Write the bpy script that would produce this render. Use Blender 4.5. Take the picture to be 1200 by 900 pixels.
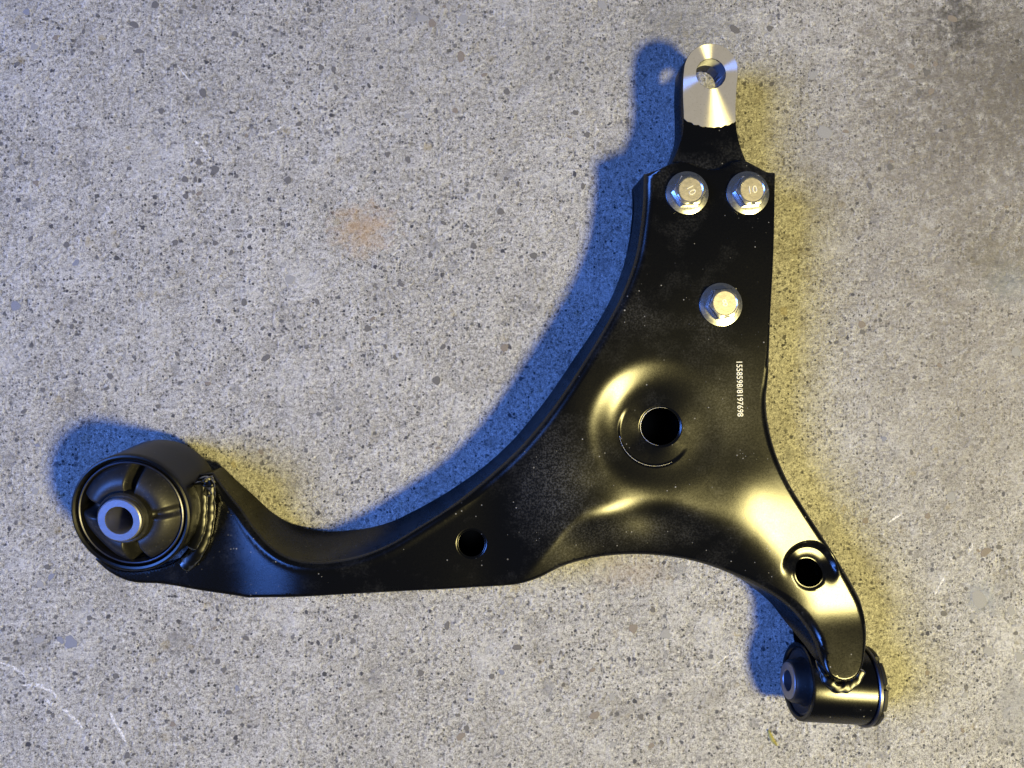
import bpy, bmesh, math, random
import numpy as np
from mathutils import Vector, Matrix, geometry, noise

random.seed(7)
rng = np.random.default_rng(7)
for o in list(bpy.data.objects):
    bpy.data.objects.remove(o)
scene = bpy.context.scene
COL = scene.collection

# ------------------------------------------------------------------ camera
W, H_PX, F_PX = 1200.0, 900.0, 900.0
CAM_H = 0.470
NADIR = (535.0, 460.0)          # image point straight below the phone
d_nad = Vector(((NADIR[0] - 600) / F_PX, -(NADIR[1] - 450) / F_PX, -1.0)).normalized()
Q = d_nad.rotation_difference(Vector((0, 0, -1)))
cam_data = bpy.data.cameras.new('camera')
cam = bpy.data.objects.new('camera', cam_data)
COL.objects.link(cam)
cam.location = (0, 0, CAM_H)
cam.rotation_euler = Q.to_euler()
cam_data.sensor_width = 36.0
cam_data.lens = 36.0 * F_PX / W
cam_data.clip_start = 0.01
cam_data.clip_end = 50.0
scene.camera = cam


def P(px, py, z=0.0):
    """world point at height z (metres) on the ray through a photo pixel"""
    d = Q @ Vector(((px - 600) / F_PX, -(py - 450) / F_PX, -1.0))
    t = (z - CAM_H) / d.z
    return Vector((d.x * t, d.y * t, z))


# ------------------------------------------------------------------ world + lamps
world = bpy.data.worlds.new('World')
scene.world = world
world.use_nodes = True
bg = world.node_tree.nodes['Background']
bg.inputs['Color'].default_value = (0.7, 0.8, 1.0, 1)
bg.inputs['Strength'].default_value = 0.05


def area_lamp(name, loc, target, size, power, color):
    ld = bpy.data.lights.new(name, 'AREA')
    ld.shape = 'DISK'
    ld.size = size
    ld.energy = power
    ld.color = color
    o = bpy.data.objects.new(name, ld)
    o.location = loc
    o.rotation_euler = (Vector(target) - Vector(loc)).to_track_quat('-Z', 'Y').to_euler()
    COL.objects.link(o)
    return o


area_lamp('warm_work_lamp', (0.95, -0.56, 1.50), (0.02, -0.0, 0.0), 0.28, 41.0, (1.0, 0.84, 0.32))
area_lamp('blue_lamp', (-2.40, 0.08, 2.20), (0.05, 0.0, 0.0), 1.5, 122.0, (0.095, 0.265, 1.0))

vs = scene.view_settings
vs.view_transform = 'Standard'
vs.look = 'None'
vs.exposure = 0.56
vs.gamma = 1.0
vs.use_curve_mapping = False
scene.render.engine = 'CYCLES'
scene.render.filter_size = 1.0

# ------------------------------------------------------------------ node helpers


class NT:
    def __init__(self, name):
        self.m = bpy.data.materials.new(name)
        self.m.use_nodes = True
        self.t = self.m.node_tree
        self.b = self.t.nodes['Principled BSDF']
        self.out = self.t.nodes['Material Output']

    def n(self, typ, **kw):
        nd = self.t.nodes.new(typ)
        for k, v in kw.items():
            setattr(nd, k, v)
        return nd

    def l(self, a, b):
        self.t.links.new(a, b)

    def val(self, sock, v):
        if isinstance(v, bpy.types.NodeSocket):
            self.l(v, sock)
        else:
            sock.default_value = v

    def coord(self):
        return self.n('ShaderNodeTexCoord').outputs['Object']

    def noise(self, vec, scale, detail=3.0, rough=0.55, lac=2.0):
        nd = self.n('ShaderNodeTexNoise')
        self.l(vec, nd.inputs['Vector'])
        nd.inputs['Scale'].default_value = scale
        nd.inputs['Detail'].default_value = detail
        nd.inputs['Roughness'].default_value = rough
        return nd.outputs['Fac']

    def ramp(self, fac, stops, interp='LINEAR'):
        nd = self.n('ShaderNodeValToRGB')
        nd.color_ramp.interpolation = interp
        els = nd.color_ramp.elements
        while len(els) < len(stops):
            els.new(0.5)
        for e, (p, c) in zip(els, stops):
            e.position = p
            e.color = (c, c, c, 1) if isinstance(c, (int, float)) else (*c, 1)
        self.l(fac, nd.inputs['Fac'])
        return nd.outputs['Color']

    def math(self, op, a, b=0.0, clamp=False):
        nd = self.n('ShaderNodeMath', operation=op, use_clamp=clamp)
        self.val(nd.inputs[0], a)
        self.val(nd.inputs[1], b)
        return nd.outputs[0]

    def mix(self, fac, a, b, blend='MIX'):
        nd = self.n('ShaderNodeMix', data_type='RGBA', blend_type=blend)
        self.val(nd.inputs[0], fac)
        for s, v in ((nd.inputs[6], a), (nd.inputs[7], b)):
            self.val(s, (*v, 1) if isinstance(v, tuple) and len(v) == 3 else v)
        return nd.outputs[2]

    def bump(self, height, strength, dist, normal=None):
        nd = self.n('ShaderNodeBump')
        nd.inputs['Strength'].default_value = strength
        nd.inputs['Distance'].default_value = dist
        self.l(height, nd.inputs['Height'])
        if normal is not None:
            self.l(normal, nd.inputs['Normal'])
        return nd.outputs['Normal']

    def set(self, **kw):
        for k, v in kw.items():
            s = self.b.inputs[k.replace('_', ' ')]
            self.val(s, (*v, 1) if isinstance(v, tuple) and len(v) == 3 else v)
        return self.m


# ------------------------------------------------------------------ materials
def mat_concrete():
    N = NT('concrete')
    c = N.coord()
    big = N.noise(c, 7.0, 3, 0.6)
    mid = N.noise(c, 70.0, 4, 0.7)
    fine = N.noise(c, 420.0, 4, 0.85)
    grain = N.n('ShaderNodeTexWhiteNoise', noise_dimensions='2D')
    sn = N.n('ShaderNodeVectorMath', operation='SNAP')
    N.l(c, sn.inputs[0])
    sn.inputs[1].default_value = (0.00042, 0.00042, 1.0)
    N.l(sn.outputs[0], grain.inputs['Vector'])
    grain = grain.outputs['Value']
    col = N.ramp(big, [(0.32, (0.46, 0.445, 0.41)), (0.50, (0.56, 0.545, 0.515)), (0.68, (0.64, 0.625, 0.60))])
    col = N.mix(N.ramp(mid, [(0.36, 0.65), (0.60, 0.0)]), col, (0.31, 0.295, 0.265))
    col = N.mix(N.ramp(mid, [(0.55, 0.0), (0.72, 0.35)]), col, (0.70, 0.69, 0.67))
    col = N.mix(N.ramp(fine, [(0.37, 0.95), (0.50, 0.0)]), col, (0.12, 0.115, 0.11))
    col = N.mix(N.ramp(fine, [(0.52, 0.0), (0.65, 0.95)]), col, (0.88, 0.86, 0.82))
    col = N.mix(N.ramp(grain, [(0.0, 0.60), (0.38, 0.0)]), col, (0.16, 0.155, 0.15))
    col = N.mix(N.ramp(grain, [(0.72, 0.0), (1.0, 0.60)]), col, (0.85, 0.84, 0.82))
    wn = N.n('ShaderNodeTexNoise')
    wn.inputs['Scale'].default_value = 420.0
    wn.inputs['Detail'].default_value = 2
    N.l(c, wn.inputs['Vector'])

    # dark aggregate grains, a random share of the voronoi cells
    clus = N.ramp(N.noise(c, 16.0, 3, 0.6), [(0.35, 0.35), (0.68, 1.8)])

    def specks(scale, share, size, colr, strength, col, warp, soft):
        v = N.n('ShaderNodeTexVoronoi', voronoi_dimensions='2D')
        v.inputs['Scale'].default_value = scale
        vm = N.n('ShaderNodeVectorMath', operation='MULTIPLY_ADD')
        N.l(wn.outputs['Color'], vm.inputs[0])
        vm.inputs[1].default_value = (warp / scale,) * 3
        N.l(c, vm.inputs[2])
        N.l(vm.outputs[0], v.inputs['Vector'])
        sep = N.n('ShaderNodeSeparateColor')
        N.l(v.outputs['Color'], sep.inputs[0])
        pick = N.math('LESS_THAN', sep.outputs[0], N.math('MULTIPLY', clus, share))
        sz = N.math('MULTIPLY', N.math('ADD', sep.outputs[1], 0.30), size)
        edge = N.math('SUBTRACT', sz, v.outputs['Distance'])
        body = N.math('MULTIPLY', edge, soft, True)
        m = N.math('MULTIPLY', N.math('MULTIPLY', pick, body), N.math('MULTIPLY', N.math('ADD', sep.outputs[2], 0.25), strength))
        return N.mix(m, col, colr)

    col = specks(560.0, 0.22, 0.42, (0.07, 0.07, 0.075), 0.95, col, 0.8, 7.0)
    col = specks(270.0, 0.16, 0.36, (0.08, 0.08, 0.09), 0.85, col, 0.8, 8.0)
    col = specks(85.0, 0.07, 0.40, (0.30, 0.295, 0.29), 0.55, col, 0.5, 5.0)
    col = specks(130.0, 0.05, 0.38, (0.42, 0.34, 0.17), 0.40, col, 0.7, 4.0)

    pit = N.noise(c, 210.0, 5, 0.72)
    col = N.mix(N.ramp(pit, [(0.62, 0.0), (0.67, 0.85)]), col, (0.085, 0.083, 0.08))
    cloud = N.noise(c, 24.0, 5, 0.65)
    col = N.mix(N.ramp(cloud, [(0.54, 0.0), (0.72, 0.50)]), col, (0.70, 0.69, 0.665))
    col = N.mix(N.ramp(cloud, [(0.30, 0.50), (0.46, 0.0)]), col, (0.27, 0.255, 0.225))
    nz = N.math('MULTIPLY', N.math('SUBTRACT', N.noise(c, 150.0, 4, 0.7), 0.5), 2.4)

    # stains that lie on this floor: centre, radii, colour, strength
    def stain(col, px, py, rx, ry, colr, strength):
        p = P(px, py, 0)
        k = CAM_H / F_PX
        mp = N.n('ShaderNodeMapping')
        mp.vector_type = 'POINT'
        N.l(c, mp.inputs['Vector'])
        mp.inputs['Location'].default_value = (-p.x / (rx * k), -p.y / (ry * k), 0)
        mp.inputs['Scale'].default_value = (1 / (rx * k), 1 / (ry * k), 1.0)
        ln = N.n('ShaderNodeVectorMath', operation='LENGTH')
        N.l(mp.outputs[0], ln.inputs[0])
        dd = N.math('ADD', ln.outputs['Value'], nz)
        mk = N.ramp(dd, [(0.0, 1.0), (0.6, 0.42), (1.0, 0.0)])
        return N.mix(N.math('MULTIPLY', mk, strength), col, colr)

    col = stain(col, 425, 268, 44, 36, (0.50, 0.31, 0.13), 0.62)
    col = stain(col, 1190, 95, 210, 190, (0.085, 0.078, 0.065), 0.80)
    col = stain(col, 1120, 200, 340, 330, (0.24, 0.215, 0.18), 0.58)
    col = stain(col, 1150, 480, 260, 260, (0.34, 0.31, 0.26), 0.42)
    col = stain(col, 640, 60, 330, 110, (0.29, 0.28, 0.245), 0.30)
    col = stain(col, 1125, 25, 40, 45, (0.08, 0.075, 0.07), 0.8)
    col = stain(col, 800, 30, 90, 60, (0.20, 0.20, 0.19), 0.5)
    col = stain(col, 1180, 330, 40, 30, (0.30, 0.32, 0.31), 0.7)
    col = stain(col, 1160, 300, 60, 45, (0.20, 0.18, 0.13), 0.6)
    col = stain(col, 1150, 700, 30, 26, (0.35, 0.37, 0.39), 0.8)
    col = stain(col, 1190, 830, 40, 60, (0.36, 0.36, 0.36), 0.7)
    col = stain(col, 740, 670, 60, 26, (0.36, 0.26, 0.15), 0.4)
    # fine relief
    h = N.math('ADD', N.math('MULTIPLY', fine, 1.3), N.math('MULTIPLY', mid, 1.2))
    h = N.math('SUBTRACT', h, N.ramp(pit, [(0.62, 0.0), (0.72, 0.6)]))
    nrm = N.bump(h, 0.95, 0.0028)
    return N.set(Base_Color=col, Roughness=0.9, Specular_IOR_Level=0.2, Normal=nrm)


def mat_paint(name='black_paint', dust=1.0, rough=0.26, bumpy=0.02, halo=0.14):
    """black dip paint: a thin clear gloss over black, with dust lying on it"""
    N = NT(name)
    c = N.coord()
    big = N.noise(c, 20.0, 3, 0.6)
    fine = N.noise(c, 900.0, 3, 0.75)
    v = N.n('ShaderNodeTexVoronoi')
    v.inputs['Scale'].default_value = 620.0
    N.l(c, v.inputs['Vector'])
    sep = N.n('ShaderNodeSeparateColor')
    N.l(v.outputs['Color'], sep.inputs[0])
    dens = N.ramp(big, [(0.42, 0.01), (0.68, 0.20)])
    pick = N.math('LESS_THAN', sep.outputs[0], dens)
    dot = N.math('MULTIPLY', N.math('SUBTRACT', N.math('MULTIPLY', sep.outputs[1], 0.34), v.outputs['Distance']), 9.0, True)
    dm = N.math('MULTIPLY', N.math('MULTIPLY', pick, dot), N.math('MULTIPLY', sep.outputs[2], 0.6 * dust))
    region = N.ramp(N.noise(c, 26.0, 4, 0.65), [(0.50, 0.0), (0.76, 0.6)])
    if dust >= 1.0:
        for (px, py, rx, ry, st) in ((655, 565, 60, 95, 0.9), (745, 622, 110, 30, 0.5), (850, 480, 50, 80, 0.35)):
            p = P(px, py, 0.04) - P(760, 500, 0)
            k = 0.43 / F_PX
            mp = N.n('ShaderNodeMapping')
            N.l(c, mp.inputs['Vector'])
            mp.inputs['Location'].default_value = (-p.x / (rx * k), -p.y / (ry * k), 0)
            mp.inputs['Scale'].default_value = (1 / (rx * k), 1 / (ry * k), 0.0)
            ln = N.n('ShaderNodeVectorMath', operation='LENGTH')
            N.l(mp.outputs[0], ln.inputs[0])
            dd = N.math('ADD', ln.outputs['Value'], N.math('MULTIPLY', N.math('SUBTRACT', N.noise(c, 90.0, 5, 0.7), 0.5), 1.6))
            region = N.math('MAXIMUM', region, N.math('MULTIPLY', N.ramp(dd, [(0.2, 1.0), (1.0, 0.0)]), st))
    film = N.math('MULTIPLY', N.math('MULTIPLY', region, N.ramp(fine, [(0.46, 0.08), (0.62, 1.0)])), 0.13 * dust)
    col = N.mix(film, (0.0016, 0.0016, 0.0018), (0.34, 0.335, 0.31))
    col = N.mix(dm, col, (0.40, 0.38, 0.33))
    rg = N.math('ADD', N.math('MULTIPLY', region, 0.05 * dust), rough)
    rg = N.math('ADD', rg, N.math('MULTIPLY', N.ramp(fine, [(0.3, 0.0), (0.7, 1.0)]), 0.035))
    nrm = N.bump(N.math('ADD', fine, N.math('MULTIPLY', N.noise(c, 230.0, 2, 0.5), 1.2)), bumpy, 0.0006)
    N.t.nodes.remove(N.b)
    df = N.n('ShaderNodeBsdfDiffuse')
    N.l(col, df.inputs['Color'])
    N.l(nrm, df.inputs['Normal'])
    gl = N.n('ShaderNodeBsdfAnisotropic')
    gl.distribution = 'BECKMANN'
    gl.inputs['Color'].default_value = (1, 1, 1, 1)
    N.l(rg, gl.inputs['Roughness'])
    N.l(nrm, gl.inputs['Normal'])
    fr = N.n('ShaderNodeFresnel')
    fr.inputs['IOR'].default_value = 1.52
    N.l(nrm, fr.inputs['Normal'])
    mx = N.n('ShaderNodeMixShader')
    refl = N.math('ADD', N.math('MULTIPLY', fr.outputs[0], 0.38), 0.026)
    N.l(N.math('MULTIPLY', refl, N.math('SUBTRACT', 1.0, dm)), mx.inputs[0])
    gl2 = N.n('ShaderNodeBsdfAnisotropic')
    gl2.distribution = 'BECKMANN'
    gl2.inputs['Color'].default_value = (1, 1, 1, 1)
    N.l(N.math('ADD', rg, 0.11), gl2.inputs['Roughness'])
    N.l(nrm, gl2.inputs['Normal'])
    gm = N.n('ShaderNodeMixShader')
    gm.inputs[0].default_value = halo
    N.l(gl.outputs[0], gm.inputs[1])
    N.l(gl2.outputs[0], gm.inputs[2])
    N.l(df.outputs[0], mx.inputs[1])
    N.l(gm.outputs[0], mx.inputs[2])
    N.l(mx.outputs[0], N.out.inputs['Surface'])
    return N.m


def mat_rubber(name, col=(0.012, 0.012, 0.013), rough=0.55, dust=1.0):
    N = NT(name)
    c = N.coord()
    n1 = N.noise(c, 700.0, 3, 0.7)
    n2 = N.noise(c, 60.0, 4, 0.6)
    cc = N.mix(N.ramp(n2, [(0.45, 0.0), (0.75, 0.12 * dust)]), col, (0.12, 0.11, 0.10))
    cc = N.mix(N.ramp(n1, [(0.60, 0.0), (0.74, 0.25 * dust)]), cc, (0.16, 0.15, 0.14))
    nrm = N.bump(n1, 0.10, 0.0006)
    return N.set(Base_Color=cc, Roughness=rough, Specular_IOR_Level=0.38, Normal=nrm)


def mat_metal(name, col, rough, scratch=0.15, spec_scale=500.0):
    N = NT(name)
    c = N.coord()
    n1 = N.noise(c, spec_scale, 4, 0.7)
    n2 = N.noise(c, 120.0, 3, 0.6)
    cc = N.mix(N.ramp(n2, [(0.35, 0.0), (0.7, 0.35)]), col, tuple(x * 0.72 for x in col))
    rg = N.math('ADD', N.math('MULTIPLY', n1, 0.22), rough - 0.08)
    nrm = N.bump(n1, scratch, 0.0003)
    return N.set(Base_Color=cc, Metallic=1.0, Roughness=rg, Normal=nrm)


def mat_turned():
    """bare steel faced with a cutter: circular tool marks round the object's origin"""
    N = NT('turned_steel')
    c = N.coord()
    sx = N.n('ShaderNodeSeparateXYZ')
    N.l(c, sx.inputs[0])
    cb = N.n('ShaderNodeCombineXYZ')
    N.l(N.math('MULTIPLY', sx.outputs[1], -1.0), cb.inputs[0])
    N.l(sx.outputs[0], cb.inputs[1])
    nz = N.n('ShaderNodeVectorMath', operation='NORMALIZE')
    N.l(cb.outputs[0], nz.inputs[0])
    ln = N.n('ShaderNodeVectorMath', operation='LENGTH')
    N.l(cb.outputs[0], ln.inputs[0])
    n1 = N.n('ShaderNodeTexNoise', noise_dimensions='1D')
    N.l(N.math('MULTIPLY', ln.outputs['Value'], 5200.0), n1.inputs['W'])
    n1.inputs['Detail'].default_value = 2
    n2 = N.noise(c, 150.0, 4, 0.65)
    n3 = N.noise(c, 900.0, 3, 0.65)
    cc = N.mix(N.ramp(n2, [(0.35, 0.0), (0.7, 0.5)]), (0.86, 0.83, 0.74), (0.68, 0.64, 0.54))
    cc = N.mix(N.ramp(n3, [(0.60, 0.0), (0.72, 0.5)]), cc, (0.25, 0.22, 0.17))
    nrm = N.bump(n1.outputs['Fac'], 0.04, 0.0003)
    N.t.nodes.remove(N.b)
    gl = N.n('ShaderNodeBsdfAnisotropic')
    gl.distribution = 'BECKMANN'
    gl.inputs['Roughness'].default_value = 0.43
    gl.inputs['Anisotropy'].default_value = 0.68
    N.l(cc, gl.inputs['Color'])
    N.l(nrm, gl.inputs['Normal'])
    N.l(nz.outputs[0], gl.inputs['Tangent'])
    df = N.n('ShaderNodeBsdfDiffuse')
    N.l(N.mix(0.75, cc, (0.30, 0.26, 0.18)), df.inputs['Color'])
    mx = N.n('ShaderNodeMixShader')
    mx.inputs[0].default_value = 0.50
    N.l(df.outputs[0], mx.inputs[1])
    N.l(gl.outputs[0], mx.inputs[2])
    N.l(mx.outputs[0], N.out.inputs['Surface'])
    return N.m


def mat_plain(name, col, rough=0.7, nscale=300.0, var=0.4, metallic=0.0):
    N = NT(name)
    c = N.coord()
    n1 = N.noise(c, nscale, 4, 0.65)
    cc = N.mix(N.ramp(n1, [(0.35, 0.0), (0.68, 1.0)]), tuple(x * (1 - var) for x in col), tuple(min(1, x * (1 + var)) for x in col))
    return N.set(Base_Color=cc, Roughness=rough, Metallic=metallic)


M = {
    'concrete': mat_concrete(),
    'paint': mat_paint(),
    'weld': mat_paint('glossy_weld', 0.1, 0.34, 0.03),
    'sleeve': mat_paint('satin_sleeve', 0.5, 0.36, 0.04),
    'matte': mat_rubber('matte_black_coat', (0.011, 0.010, 0.0095), 0.5),
    'rubber': mat_rubber('rubber', (0.008, 0.008, 0.009), 0.43),
    'rubber_dark': mat_rubber('dull_rubber', (0.005, 0.005, 0.006), 0.6, 0.3),
    'zinc': mat_metal('zinc_plate', (0.80, 0.80, 0.82), 0.21, 0.02),
    'zinc_top': mat_metal('zinc_dull', (0.62, 0.57, 0.50), 0.42, 0.25),
    'steel': mat_metal('grey_steel', (0.30, 0.30, 0.34), 0.45, 0.25),
    'dark_steel': mat_metal('dark_steel', (0.10, 0.10, 0.12), 0.35, 0.2),
    'turned': mat_turned(),
    'bore': mat_metal('bore_steel', (0.36, 0.37, 0.42), 0.34, 0.2),
    'print': mat_plain('pale_print', (0.72, 0.68, 0.50), 0.6, 900.0, 0.15),
    'agg_dark': mat_plain('dark_aggregate', (0.105, 0.10, 0.095), 0.85, 900.0, 0.7),
    'agg_brown': mat_plain('brown_aggregate', (0.17, 0.145, 0.12), 0.85, 900.0, 0.6),
    'agg_grey': mat_plain('grey_aggregate', (0.23, 0.228, 0.225), 0.85, 900.0, 0.45),
    'agg_blue': mat_plain('blue_grey_aggregate', (0.165, 0.175, 0.215), 0.85, 900.0, 0.45),
    'straw': mat_plain('dry_straw', (0.30, 0.27, 0.08), 0.7, 400.0, 0.3),
}


def mat_scuff():
    N = NT('white_scuff')
    c = N.coord()
    n1 = N.noise(c, 700.0, 3, 0.7)
    return N.set(Base_Color=(0.80, 0.79, 0.77), Roughness=0.9, Alpha=N.ramp(n1, [(0.40, 0.0), (0.62, 0.75)]))


M['scuff'] = mat_scuff()
M['mark'] = mat_metal('bright_mark', (0.86, 0.85, 0.83), 0.5, 0.05)

# ------------------------------------------------------------------ object helpers


def link(name, me, mat, parent=None, smooth=True, loc=None):
    o = bpy.data.objects.new(name, me)
    COL.objects.link(o)
    if mat is not None and not me.materials:
        me.materials.append(mat)
    if smooth:
        me.polygons.foreach_set('use_smooth', [True] * len(me.polygons))
    if parent is not None:
        o.parent = parent
    if loc is not None:
        o.location = loc
    return o


def mesh(name, verts, faces):
    me = bpy.data.meshes.new(name)
    me.from_pydata([tuple(v) for v in verts], [], faces)
    me.validate()
    me.update()
    return me


def sharp(o, deg=35):
    me = o.data
    bm = bmesh.new()
    bm.from_mesh(me)
    bmesh.ops.recalc_face_normals(bm, faces=bm.faces)
    for e in bm.edges:
        if len(e.link_faces) == 2 and e.calc_face_angle(0) > math.radians(deg):
            e.smooth = False
    bm.to_mesh(me)
    bm.free()
    return o


def lathe(name, prof, mat, parent, seg=96, axis='Z', loc=None, rot=None, rfun=None, closed=False):
    """prof: list of (r, z) in mm"""
    vs_, fs = [], []
    n = len(prof)
    for j in range(seg):
        a = 2 * math.pi * j / seg
        for (r, z) in prof:
            rr = r
            zz = z
            if rfun:
                rr, zz = rfun(r, z, a)
            vs_.append((rr * math.cos(a) / 1000, rr * math.sin(a) / 1000, zz / 1000))
    for j in range(seg):
        k = (j + 1) % seg
        for i in range(n - 1 if not closed else n):
            i2 = (i + 1) % n
            fs.append((j * n + i, k * n + i, k * n + i2, j * n + i2))
    me = mesh(name, vs_, fs)
    o = link(name, me, mat, parent, True, loc)
    if rot is not None:
        o.rotation_euler = rot
    return sharp(o, 32)


def catmull(pts, closed=False, step=1.0):
    """pts: list of (coords..., corner flag); other entries are interpolated too. Returns dense list without flag."""
    n = len(pts)
    out = []
    A = [np.array(p[:-1], float) for p in pts]
    C = [p[-1] for p in pts]
    rngi = range(n if closed else n - 1)
    for i in rngi:
        p1, p2 = A[i], A[(i + 1) % n]
        p0 = A[i - 1] if (closed or i > 0) else 2 * p1 - p2
        p3 = A[(i + 2) % n] if (closed or i + 2 < n) else 2 * p2 - p1
        if C[i]:
            p0 = 2 * p1 - p2
        if C[(i + 1) % n]:
            p3 = 2 * p2 - p1
        L = np.linalg.norm((p2 - p1)[:2])
        # centripetal-ish tangents
        l0 = max(np.linalg.norm((p1 - p0)[:2]), 1e-6)
        l2 = max(np.linalg.norm((p3 - p2)[:2]), 1e-6)
        m1 = ((p1 - p0) / l0 * L + (p2 - p1)) / 2
        m2 = ((p2 - p1) + (p3 - p2) / l2 * L) / 2
        k = max(2, int(round(L / step)))
        for j in range(k):
            t = j / k
            h00 = 2 * t**3 - 3 * t**2 + 1
            h10 = t**3 - 2 * t**2 + t
            h01 = -2 * t**3 + 3 * t**2
            h11 = t**3 - t**2
            out.append(h00 * p1 + h10 * m1 + h01 * p2 + h11 * m2)
    if not closed:
        out.append(A[-1])
    return np.array(out)


def sstep(x):
    x = np.clip(x, 0, 1)
    return x * x * x * (x * (6 * x - 15) + 10)


# ================================================================== THE FLOOR
fl = mesh('concrete_floor', [(-2, -2, 0), (2, -2, 0), (2, 2, 0), (-2, 2, 0)], [(0, 1, 2, 3)])
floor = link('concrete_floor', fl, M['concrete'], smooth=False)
floor['kind'] = 'structure'
floor['label'] = 'speckled grey concrete floor under the control arm'

# ================================================================== THE ARM
ZP = 42.0                      # height of the flat top plate, mm
PZ = ZP / 1000
arm = bpy.data.objects.new('control_arm', None)
arm.empty_display_size = 0.05
arm.location = P(760, 500, 0)
COL.objects.link(arm)
arm['label'] = 'black steel suspension control arm lying on the concrete'
arm['category'] = 'control arm'
ARM0 = arm.location.copy()

S = (P(701, 450, PZ) - P(700, 450, PZ)).length * 1000     # mm per px on the plate plane


def uv2mm(uv):
    """photo pixels on the plate plane -> world mm"""
    uv = np.asarray(uv, float)
    dx = (uv[:, 0] - 600) / F_PX
    dy = -(uv[:, 1] - 450) / F_PX
    R = np.array(Q.to_matrix())
    d = np.stack([dx, dy, -np.ones_like(dx)], 1) @ R.T
    t = (PZ - CAM_H) / d[:, 2]
    return np.stack([d[:, 0] * t, d[:, 1] * t], 1) * 1000


def mm2uv(xy):
    xy = np.asarray(xy, float) / 1000
    R = np.array(Q.to_matrix())
    d = np.stack([xy[:, 0], xy[:, 1], np.full(len(xy), PZ - CAM_H)], 1) @ R
    return np.stack([600 + F_PX * d[:, 0] / -d[:, 2], 450 - F_PX * d[:, 1] / -d[:, 2]], 1)


# outline of the top plate: u, v, flare of the wall (mm), wall bottom z (mm), edge radius (mm), corner
OUT = [
    (757, 202, 0, 6, 4.5, 1), (772, 198, 0, 24, 1.2, 0), (789, 191, 0, 36, 1.2, 0), (805, 190, 0, 37, 1.2, 0),
    (820, 196, 0, 37, 1.2, 0), (833, 199, 0, 37, 1.2, 0), (848, 197, 0, 37, 1.2, 0), (860, 190, 0, 37, 1.2, 0), (872, 188, 0, 37, 1.2, 0),
    (888, 195, 0, 30, 1.2, 0), (899, 201, 0, 20, 1.2, 0), (909, 202, 0, 10, 1.2, 1),
    (908.5, 250, 0, 6, 1.6, 0), (907, 310, 0, 6, 1.8, 0), (904, 370, 0, 6, 2.2, 0), (903, 410, 1, 6, 3.0, 0),
    (903, 440, 3, 6, 4.5, 0), (901, 470, 4, 6, 5.5, 0), (904, 500, 4, 6, 5.5, 0), (912, 532, 3, 6, 5.0, 0), (926, 565, 2, 6, 4.5, 0),
    (945, 596, 1, 6, 4.5, 0), (966, 628, 1, 6, 4.5, 0), (986, 659, 1, 6, 5.0, 0), (1003, 687, 1, 8, 5.5, 0), (1013, 708, 1, 12, 5.5, 0),
    (1016, 734, 0, 20, 4.0, 0), (1012, 757, 0, 30, 3.0, 0), (1004, 779, 0, 38, 2.0, 0), (994, 790, 0, 40, 2.0, 0), (979, 793, 0, 40, 2.0, 0), (965, 786, 0, 40, 2.0, 0),
    (959, 771, 1, 36, 3.0, 0), (957, 757, 3, 26, 5.0, 0), (949, 739, 4, 16, 6.0, 0), (933, 719, 3, 10, 6.0, 0), (906, 699, 2, 6, 5.5, 0), (870, 680, 1, 6, 4.0, 0),
    (826, 664, 0, 6, 3.0, 0), (788, 657, 0, 6, 2.6, 0), (747, 654.5, 0, 6, 2.6, 0), (703, 657.5, 0, 6, 2.6, 0), (662, 666.5, 0, 6, 2.6, 0),
    (633, 679, 0, 6, 2.4, 0), (608, 685.5, 0, 6, 2.2, 0), (560, 689, 0, 6, 2.2, 0), (470, 694, 0, 6, 2.2, 0), (380, 699, 0, 6, 2.2, 0),
    (289, 702, 0, 6, 2.2, 1), (240, 694, 0, 6, 2.2, 0), (190, 685.5, 0, 8, 2.0, 0), (150, 682, 0, 10, 1.6, 0), (127, 671, 0, 14, 1.4, 0), (110, 656, 0, 18, 1.0, 1),
    (117, 650, 0, 20, 0.8, 1), (128, 664, 0, 20, 0.8, 0), (152, 670, 0, 20, 0.8, 0), (180, 667, 0, 20, 0.8, 0), (206, 657, 0, 20, 1.0, 0), (221, 640, 0, 20, 1.0, 0), (229, 620, 0, 20, 1.0, 0), (231, 600, 0, 20, 1.0, 0), (229, 580, 0, 20, 1.0, 0),
    (232, 556, 0, 20, 1.0, 1), (248, 554, 1, 8, 2.0, 1), (261, 573, 2, 4, 3.2, 0), (280, 597, 4, 3, 3.6, 0), (299, 624, 7, 3, 3.6, 0), (320, 645, 10, 3, 3.6, 0),
    (342, 656, 11.5, 3, 3.6, 0), (370, 660, 11.5, 3, 3.4, 0), (400, 657.5, 11, 3, 3.2, 0), (430, 650, 9.5, 3, 3.0, 0), (460, 637, 7.5, 3, 3.0, 0),
    (490, 619, 6, 3, 3.0, 0), (520, 600, 5, 3, 3.0, 0), (550, 578, 4, 3, 5.0, 0), (577, 556, 3.2, 3, 5.0, 0), (610, 525, 3, 4, 5.0, 0),
    (637, 494, 3, 4, 5.0, 0), (660, 463, 2.6, 4, 5.0, 0), (683, 428, 2.4, 5, 5.0, 0), (710, 384, 1.5, 6, 5.0, 0), (731, 344, 0.8, 6, 5.0, 0),
    (747, 300, 0.2, 6, 5.0, 0), (753.5, 262, -0.4, 6, 5.0, 0), (756.5, 230, -0.6, 6, 5.0, 0),
]


def low(u):
    """how far the left part of the plate lies below the bolt pad, mm"""
    u = np.asarray(u, float)
    return 5.5 * sstep((695 - u) / 150) + 8.5 * sstep((380 - u) / 140.0)


def deep(u, v):
    k = (428.0 + float(low(u))) / 428.0
    return NADIR[0] + (u - NADIR[0]) * k, NADIR[1] + (v - NADIR[1]) * k


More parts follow.
